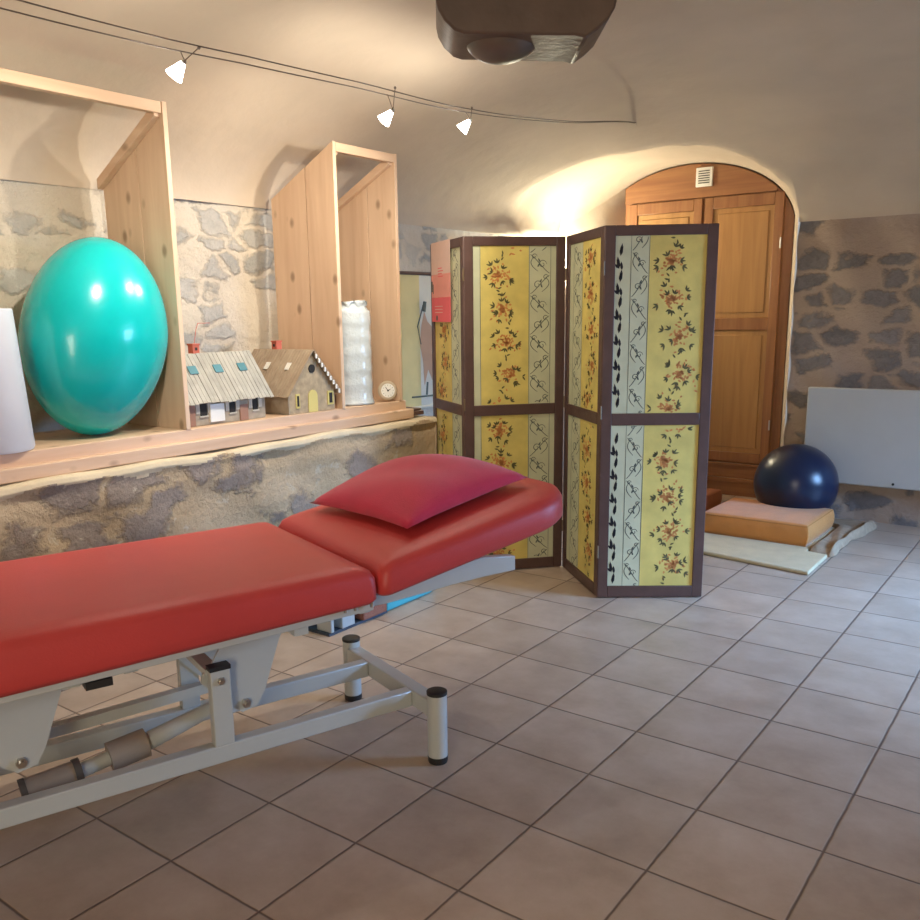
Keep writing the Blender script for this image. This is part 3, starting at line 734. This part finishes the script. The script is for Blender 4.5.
def spot(c, label, aimv, hang, power):
    c = Vector(c); a = Vector(aimv).normalized()
    t = thing('cable_spotlight', label, 'spotlight', c, 0, 'halogen spots on the cables')
    bm = nb(); tube(bm, [c-a*.030, c-a*.012, c+a*.022], [.007, .014, .027], 20, caps=False); finish('glass_shade', bm, M['shade'], t, 'yes')
    bm = nb(); tube(bm, [c-a*.035, c-a*.014], .008, 10); lathe(bm, tuple(c-a*.036), [(0, -.006), (.006, 0), (0, .006)], 8); finish('lamp_holder', bm, M['steel'], t)
    bm = nb()
    for hx in hang: tube(bm, [c-a*.034, Vector(hx)], .0016, 6)
    lathe(bm, tuple(hang[0]), [(0, -.007), (.006, 0), (0, .007)], 8)
    finish('hanger', bm, M['cable'], t)
    light('halogen', 'SPOT', c+a*.024, power, (1, .93, .79), t, .015, c+a, 2.45, .9)
    light('halogen_glow', 'POINT', c+a*.035, power*.22, (1, .93, .80), t, .02)
    return t
spot((-1.2, .285, 2.058), 'small lit halogen spot, leftmost on the cables, above the turquoise ball', (-.75, -.25, -.75), [(-1.165, .34, 2.125), (-1.2, .30, 2.112)], 34)
spot((-1.2, 1.235, 2.078), 'small lit halogen spot, middle of the three on the cables', (-.85, -.1, -.65), [(-1.17, 1.25, 2.178), (-1.2, 1.24, 2.158)], 28)
spot((-1.2, 1.744, 2.122), 'small lit halogen spot, rightmost, nearest the dark hanging fixture', (-.75, -.25, -.75), [(-1.175, 1.76, 2.192), (-1.2, 1.75, 2.177)], 28)

# ------------------------------------------------------------------ dark fixture hanging from the vault
fx = thing('ceiling_fixture', 'dark brown bulky wooden fixture hanging from the vault at the top edge', 'ceiling fixture', (-.10, .50, 2.3))
fc = Vector((-.112, .452, 0)); fr_ = Vector((.80, .60, 0)); fd = Vector((-.6, .8, 0)); k_ = .00232
def fp(u, v, dep=0): return fc+fr_*(u-527)*k_+fd*dep+Vector((0, 0, 2.045-(v-15)*k_))
bm = nb()
sil = [(439, 18), (440, 12), (446, 10), (470, 9), (600, 18), (616, 19), (614, 28), (608, 38), (598, 47), (586, 55), (575, 52), (560, 52), (466, 49), (457, 46), (447, 37), (441, 27)]
prism(bm, [fp(u, v, -.11) for u, v in sil], fd*.22); finish('body', bm, M['fix'], fx, bevel=.006)
bm = nb(); prism(bm, [fp(452, 12, -.08), fp(602, 17, -.08), fp(602, -70, -.08), fp(452, -75, -.08)], fd*.16); finish('upper_block', bm, M['fix'], fx, bevel=.006)
bm = nb(); bmesh.ops.create_uvsphere(bm, u_segments=32, v_segments=16, radius=1)
for v in bm.verts:
    x, y, z = v.co; v.co = fp(506, 42)+fr_*x*.088+fd*y*.09+Vector((0, 0, z*.052))
finish('lower_boss', bm, M['fix2'], fx, 'all')
bm = nb(); tube(bm, [fp(527, -60), (fc.x, fc.y, 2.50)], .03, 12); finish('suspension_rod', bm, M['fix2'], fx)

# ------------------------------------------------------------------ massage table (local x along the length, towards the head; local y away from the camera)
ANG = math.atan2(.944, .33)
tb = thing('massage_table', 'red vinyl massage table on a white steel lifting frame with raised headrest', 'massage table', (-.664, .5515, 0), ANG)
FL = -1.95      # foot end
def L_(s, l, z): return (s, -l, z)
def tp(name, bm, m, parent=None, **k): return finish(name, bm, m, parent or tb, world=False, **k)
# seat pad
def pad(bm, x0, x1, w, zb, zt, rc, end_r, slope=0, sag=0):
    out = []
    def arc(cx, cy, r, a0, a1, n=10): return [(cx+r*math.cos(a0+(a1-a0)*k/n), cy+r*math.sin(a0+(a1-a0)*k/n)) for k in range(n+1)]
    out += arc(x1-end_r, w-end_r, end_r, PI/2, 0); out += arc(x1-end_r, -w+end_r, end_r, 0, -PI/2)
    out += arc(x0+rc, -w+rc, rc, -PI/2, -PI); out += arc(x0+rc, w-rc, rc, PI, PI/2)
    cx = (x0+x1)/2
    levels = [(.010, 0, 0), (.0, .012, 0), (0, .035, 0), (.002, .068, 0), (.012, .088, 0), (.030, .098, 0), (.07, .104, 0)]
    rings = []
    for inset, h, _ in levels:
        ring = []
        for px, py in out:
            sx = 1-inset/((x1-x0)/2); sy = 1-inset/w
            X = cx+(px-cx)*sx; Y = py*sy
            ring.append(bm.verts.new((X, Y, zb+h*(zt-zb)/.104+slope*(X-x0)-sag*(x1-X)*(1-h/.104))))
        rings.append(ring)
    n = len(out)
    for A, B in zip(rings, rings[1:]):
        for k in range(n): bm.faces.new((A[k], A[(k+1) % n], B[(k+1) % n], B[k]))
    bm.faces.new(rings[0][::-1]); bm.faces.new(rings[-1])
bm = nb(); pad(bm, FL, -.236, .368, .580, .684, .04, .025, 0, .030); bm.transform(Matrix.Translation((0, .014, 0)))
tp('seat_pad', bm, M['red_vinyl'], smooth='all')
bm = nb(); pad(bm, -.224, .512, .364, .586, .684, .03, .17, .180); bm.transform(Matrix.Translation((0, .014, 0)))
tp('headrest_pad', bm, M['red_vinyl'], smooth='all')
# seat frame
bm = nb()
for l in (-.30, .30): box(bm, (FL+.08, -l-.018, .550), (-.235, -l+.018, .577))
for s in (FL+.08, -.9, -.27): box(bm, (s, -.30, .540), (s+.035, .30, .577))
for v in bm.verts: v.co.z += .026*(v.co.x+.238)
tp('seat_frame', bm, M['white_steel'], bevel=.003)
bm = nb(); box(bm, (-.99, -.320, .512), (-.93, -.28, .530)); k = tp('stop_block', bm, M['black_rubber']); k['label'] = 'small black stop block'
# headrest arms
for l in (.22, -.22):
    bm = nb(); sd = [(-.27, .530, .553), (-.15, .528, .562), (-.03, .534, .580), (.08, .541, .600), (.20, .545, .608), (.325, .545, .592)]
    pts = [(s, -l-.015, zt) for s, zb_, zt in sd]+[(s, -l-.015, zb_) for s, zb_, zt in sd[::-1]]
    prism(bm, pts, (0, .03, 0)); tp('headrest_arm', bm, M['white_steel'], bevel=.003)
bm = nb(); box(bm, (.05, -.20, .575), (.09, .20, .605)); tp('headrest_cross_bar', bm, M['white_steel'])
for s, l in ((-.33, .335), (-.30, .335), (-.25, .335)):
    bm = nb(); tube(bm, [(s, -l, .568), (s, -l, .582)], .006, 8); tp('pad_screw', bm, M['steel'])
# base frame
for l in (.145, -.135):
    bm = nb(); box(bm, (FL+.12, -l-.02, .150), (-.026, -l+.02, .202)); tp('base_rail', bm, M['white_steel'], bevel=.004)
for s in (0, FL+.10):
    bm = nb(); box(bm, (s-.026, -.262, .150), (s+.024, .282, .202)); tp('base_cross_bar', bm, M['white_steel'], bevel=.004)
    for l in (.265, -.285):
        bm = nb(); lathe(bm, (s, -l, 0), [(.0305, .02), (.0305, .222), (0, .222)], 28); f = tp('foot', bm, M['white_steel'], smooth='yes')
        bm = nb(); lathe(bm, (s, -l, 0), [(.029, 0), (.031, .006), (.031, .022), (0, .022)], 28); tp('foot_pad', bm, M['black_rubber'], f, smooth='yes')
        bm = nb(); lathe(bm, (s, -l, 0), [(.0315, .222), (.0315, .231), (.026, .234), (0, .234)], 28); tp('foot_cap', bm, M['black_rubber'], f, smooth='yes')
# lifting linkage, twice along the length
for ds in (0, -.575):
    for l in (.150, -.135):
        bm = nb(); s0 = -.625+ds*1.22; box(bm, (s0-.028, -l-.015, .200), (s0+.028, -l+.015, .418)); p = tp('upright_post', bm, M['white_steel'], bevel=.003)
        bm = nb(); box(bm, (s0-.029, -l-.017, .418), (s0+.029, -l+.017, .430)); tp('post_cap', bm, M['black_rubber'], p)
        if l > 0:
            bm = nb(); tube(bm, [(s0, -l-.014, .388), (s0, -l-.021, .388)], .011, 6); tube(bm, [(s0, -l-.021, .388), (s0, -l-.026, .388)], .006, 10); tp('bolt', bm, M['steel'], p)
    bm = nb(); box(bm, (-.655+ds*1.22, -.13, .395), (-.615+ds*1.22, .13, .415)); tp('post_cross_tube', bm, M['white_steel'])
    for l in (.118, -.118):
        bm = nb(); poly = [(-.56, .542), (-.33, .542), (-.385, .520), (-.41, .495), (-.434, .456), (-.487, .310), (-.51, .272), (-.555, .262), (-.585, .285), (-.665, .375), (-.660, .400), (-.64, .412)]
        prism(bm, [(s+ds, -l-.004, z) for s, z in poly], (0, .008, 0)); tp('lever_plate', bm, M['white_steel'])
        if l > 0:
            bm = nb(); tube(bm, [(-.545+ds, -l-.004, .288), (-.545+ds, -l-.014, .288)], .014, 6); tube(bm, [(-.545+ds, -l-.014, .288), (-.545+ds, -l-.020, .288)], .007, 10); tp('bolt', bm, M['steel'])
    bm = nb(); box(bm, (-.46+ds, -.29, .515), (-.42+ds, .29, .545)); tp('lever_cross_bar', bm, M['white_steel'])
# parallel link along the frame and the electric actuator
bm = nb(); hexbar(bm, (-1.16, .06, .262), (-.56, .06, .285), .03, .03); tp('parallel_link', bm, M['white_steel'])
act = None
bm = nb(); tube(bm, [(-1.115, -.03, .160), (-.975, -.03, .175)], .034, 20); act = tp('actuator_motor', bm, M['actuator'], smooth='yes')
for a_, b_, c_, d_ in ((-.990, .174, -.972, .176), (-1.12, .159, -1.105, .161)):
    bm = nb(); tube(bm, [(a_, -.03, b_), (c_, -.03, d_)], .037, 20); tp('motor_end_cap', bm, M['dark_grey'], act, smooth='yes')
bm = nb(); tube(bm, [(-.90, -.03, .192), (-.80, -.03, .206)], .040, 20); tp('gear_housing', bm, M['actuator'], smooth='yes')
bm = nb(); tube(bm, [(-.97, -.03, .176), (-.88, -.03, .192)], .020, 16); tube(bm, [(-.80, -.03, .206), (-.58, -.03, .262)], [.026, .020], 16); tp('piston_rod', bm, M['white_steel'], smooth='yes')

# pillow on the headrest
bm = nb(); n = 28; gp = {}
pc_ = Vector((.140, .050, 0)); rotp = .10
for side in (1, -1):
    for i in range(n+1):
        for j in range(n+1):
            u, v = i/n*2-1, j/n*2-1
            if side == -1 and (i in (0, n) or j in (0, n)): gp[(side, i, j)] = gp[(1, i, j)]; continue
            pin = 1-.07*(1-abs(u)**2)*abs(v)**3 ; pin2 = 1-.07*(1-abs(v)**2)*abs(u)**3
            x = u*.246*pin2; y = v*.272*pin
            th = max(0, (1-u*u)*(1-v*v))**.5*(.095 if side > 0 else .022)
            X = pc_.x+x*math.cos(rotp)-y*math.sin(rotp); Y = pc_.y+x*math.sin(rotp)+y*math.cos(rotp)
            zt = .690+.180*(X+.224)
            gp[(side, i, j)] = bm.verts.new((X, Y, zt+.026+side*th+(.006*math.sin(u*6+v*3)*(1-u*u)*(1-v*v) if side > 0 else 0)))
for side in (1, -1):
    for i in range(n):
        for j in range(n):
            q = [gp[(side, i, j)], gp[(side, i+1, j)], gp[(side, i+1, j+1)], gp[(side, i, j+1)]]
            bm.faces.new(q if side > 0 else q[::-1])
bm.transform(full(tb))
pl = finish('pillow', bm, M['crimson'], smooth='all'); tag(pl, 'plump crimson fabric pillow lying on the raised headrest of the massage table', 'pillow')

# ------------------------------------------------------------------ step platform and block under the table
st = thing('step_platform', 'turquoise and pale grey exercise step lying on the tiles behind the massage table', 'exercise step', (-1.58, 1.4, 0))
bm = nb()
out = [(-1.74, 1.04), (-1.46, 1.04), (-1.435, 1.07)]+[(-1.435-.0*k, 1.5) for k in range(1)]+[(-1.58+.145*math.cos(a), 1.73+.145*math.sin(a)) for a in [k*PI/14 for k in range(15)]]+[(-1.74, 1.5)]
prism(bm, [(x, y, .105) for x, y in out], (0, 0, .04)); finish('deck', bm, M['step_teal'], st, bevel=.012, seg=3)
bm = nb(); out2 = [(-1.73, 1.48), (-1.437, 1.42)]+[(-1.58+.140*math.cos(a), 1.73+.140*math.sin(a)) for a in [k*PI/14 for k in range(15)]]
prism(bm, [(x, y, .002) for x, y in out2], (0, 0, .103)); finish('rounded_end', bm, M['step_teal'], st, bevel=.008)
bm = nb(); box(bm, (-1.74, 1.04, .0), (-1.435, 1.42, .012)); box(bm, (-1.74, 1.04, .012), (-1.72, 1.42, .105)); finish('tray', bm, M['step_dark'], st)
for yy, w_ in ((1.05, .02), (1.12, .08)):
    bm = nb(); box(bm, (-1.52, yy, .012), (-1.433, yy+w_, .105)); finish('support_block', bm, M['step_pale'], st, bevel=.004)
bm = nb(); box(bm, (-1.50, 1.245, .013), (-1.422, 1.405, .103)); bk = finish('foam_block', bm, M['brick_block'], bevel=.006); tag(bk, 'small terracotta coloured block tucked into the side of the turquoise step', 'block')

# ------------------------------------------------------------------ mat corner by the cupboard
bm = nb()
mp_ = [(-1.30, 3.30), (-.62, 3.17), (-.012, 3.075), (-.015, 3.47), (-.13, 3.49), (-.13, 4.13), (-.28, 4.25), (-.28, 4.42), (-1.30, 4.42)]
prism(bm, [(x, y, .001) for x, y in mp_], (0, 0, .022)); m_ = finish('floor_mat', bm, M['mat_cream'], bevel=.008, seg=3); tag(m_, 'cream padded mat on the tiles under the amber cushion and the ball', 'mat')
# blanket: rumpled strip folded under, to the right of the cushion
bm = nb(); nu, nv = 30, 24; gg = {}
for side in (0, 1):
    for i in range(nu+1):
        for j in range(nv+1):
            u, v = i/nu, j/nv
            a = Vector((-.122, 3.50, 0)).lerp(Vector((-.012, 3.495, 0)), u); b = Vector((-.122, 4.43, 0)).lerp(Vector((.06, 4.43, 0)), u)
            p = a.lerp(b, v)
            p.x -= .15*sm(4.14, 4.26, p.y)*(1-u)
            p.x += (.012*math.sin(v*9+1)+.006*math.sin(v*23))*u
            edge = min(u, 1-u, v, 1-v)
            th = .034+.010*math.sin(v*11+u*4)*math.sin(u*5)+.020*math.exp(-((u-.9)/.07)**2)+.012*sm(.15, 0, v)
            gg[(side, i, j)] = bm.verts.new((p.x, p.y, .0015+(max(.004, th*min(1, (edge*14)**.5)) if side else 0)))
for side in (0, 1):
    for i in range(nu):
        for j in range(nv):
            q = [gg[(side, i, j)], gg[(side, i+1, j)], gg[(side, i+1, j+1)], gg[(side, i, j+1)]]
            bm.faces.new(q if side else q[::-1])
rim = [(i, 0) for i in range(nu)]+[(nu, j) for j in range(nv)]+[(i, nv) for i in range(nu, 0, -1)]+[(0, j) for j in range(nv, 0, -1)]
for k in range(len(rim)):
    a, b = rim[k], rim[(k+1) % len(rim)]; bm.faces.new((gg[(0, *a)], gg[(0, *b)], gg[(1, *b)], gg[(1, *a)]))
bl = finish('folded_blanket', bm, M['blanket'], smooth='all'); tag(bl, 'crumpled tan wool blanket between the amber cushion and the radiator', 'blanket')

def floor_cushion(name, label, c, rz, L, W, Hh, z0, body_m, pipe_m):
    t = thing(name, label, 'cushion', (c[0], c[1], z0), rz)
    bm = nb(); n = 24; g2 = {}
    for side in (1, -1):
        for i in range(n+1):
            for j in range(n+1):
                u, v = i/n*2-1, j/n*2-1
                su, sv = math.copysign(1-(1-abs(u))**1.6, u), math.copysign(1-(1-abs(v))**1.6, v)
                e = max(abs(u), abs(v))
                h = Hh/2*(1-.0*e)
                z = Hh/2+side*(h*(1-.18*max(0, (e-.8)/.2)**2)+.008*(1-u*u)*(1-v*v)) if side > 0 else .0
                x, y = su*L/2, sv*W/2
                k = .98 if side < 0 else 1
                g2[(side, i, j)] = bm.verts.new((x*k, y*k, max(z, 0)))
    for side in (1, -1):
        for i in range(n):
            for j in range(n):
                q = [g2[(side, i, j)], g2[(side, i+1, j)], g2[(side, i+1, j+1)], g2[(side, i, j+1)]]
                bm.faces.new(q if side > 0 else q[::-1])
    ring = [(i, 0) for i in range(n)]+[(n, j) for j in range(n)]+[(i, n) for i in range(n, 0, -1)]+[(0, j) for j in range(n, 0, -1)]
    m = len(ring)
    mids = []
    for hh in (.25, .5, .75):
        mids.append([])
        for (i, j) in ring:
            a, b = g2[(-1, i, j)].co, g2[(1, i, j)].co; p = a.lerp(b, hh); k = 1+.035*math.sin(PI*hh); mids[-1].append(bm.verts.new((p.x*k, p.y*k, p.z)))
    rows = [[g2[(-1, i, j)] for i, j in ring]]+mids+[[g2[(1, i, j)] for i, j in ring]]
    for A, B in zip(rows, rows[1:]):
        for k in range(m): bm.faces.new((A[k], A[(k+1) % m], B[(k+1) % m], B[k]))
    finish('cover', bm, body_m, t, 'all', world=False)
    a, b = L/2*.985, W/2*.985; z = Hh*.915
    bm = nb(); tube(bm, [(-a, -b, z), (a, -b, z), (a, b, z), (-a, b, z), (-a, -b, z)], .006, 8); finish('piping', bm, pipe_m, t, world=False)
    return t
floor_cushion('floor_cushion', 'amber block floor cushion lying on the cream mat in front of the blue ball', (-.455, 3.83), -.02, .62, .53, .125, .0235, M['cushion_orange'], M['pipe_orange'])
floor_cushion('floor_cushion', 'rust brown floor cushion half hidden behind the right edge of the screen', (-1.15, 4.10), 0, .46, .46, .12, .0235, M['cushion_brown'], M['cushion_brown'])
bm = nb(); bmesh.ops.create_uvsphere(bm, u_segments=48, v_segments=32, radius=.25)
for v in bm.verts:
    z = v.co.z; v.co.z = max(z, -.243); v.co += Vector((-.392, 4.160, .243+.0235))
b2 = finish('exercise_ball', bm, M['blue_rubber'], smooth='all'); tag(b2, 'dark navy gym ball resting behind the amber cushion against the stone wall', 'ball')
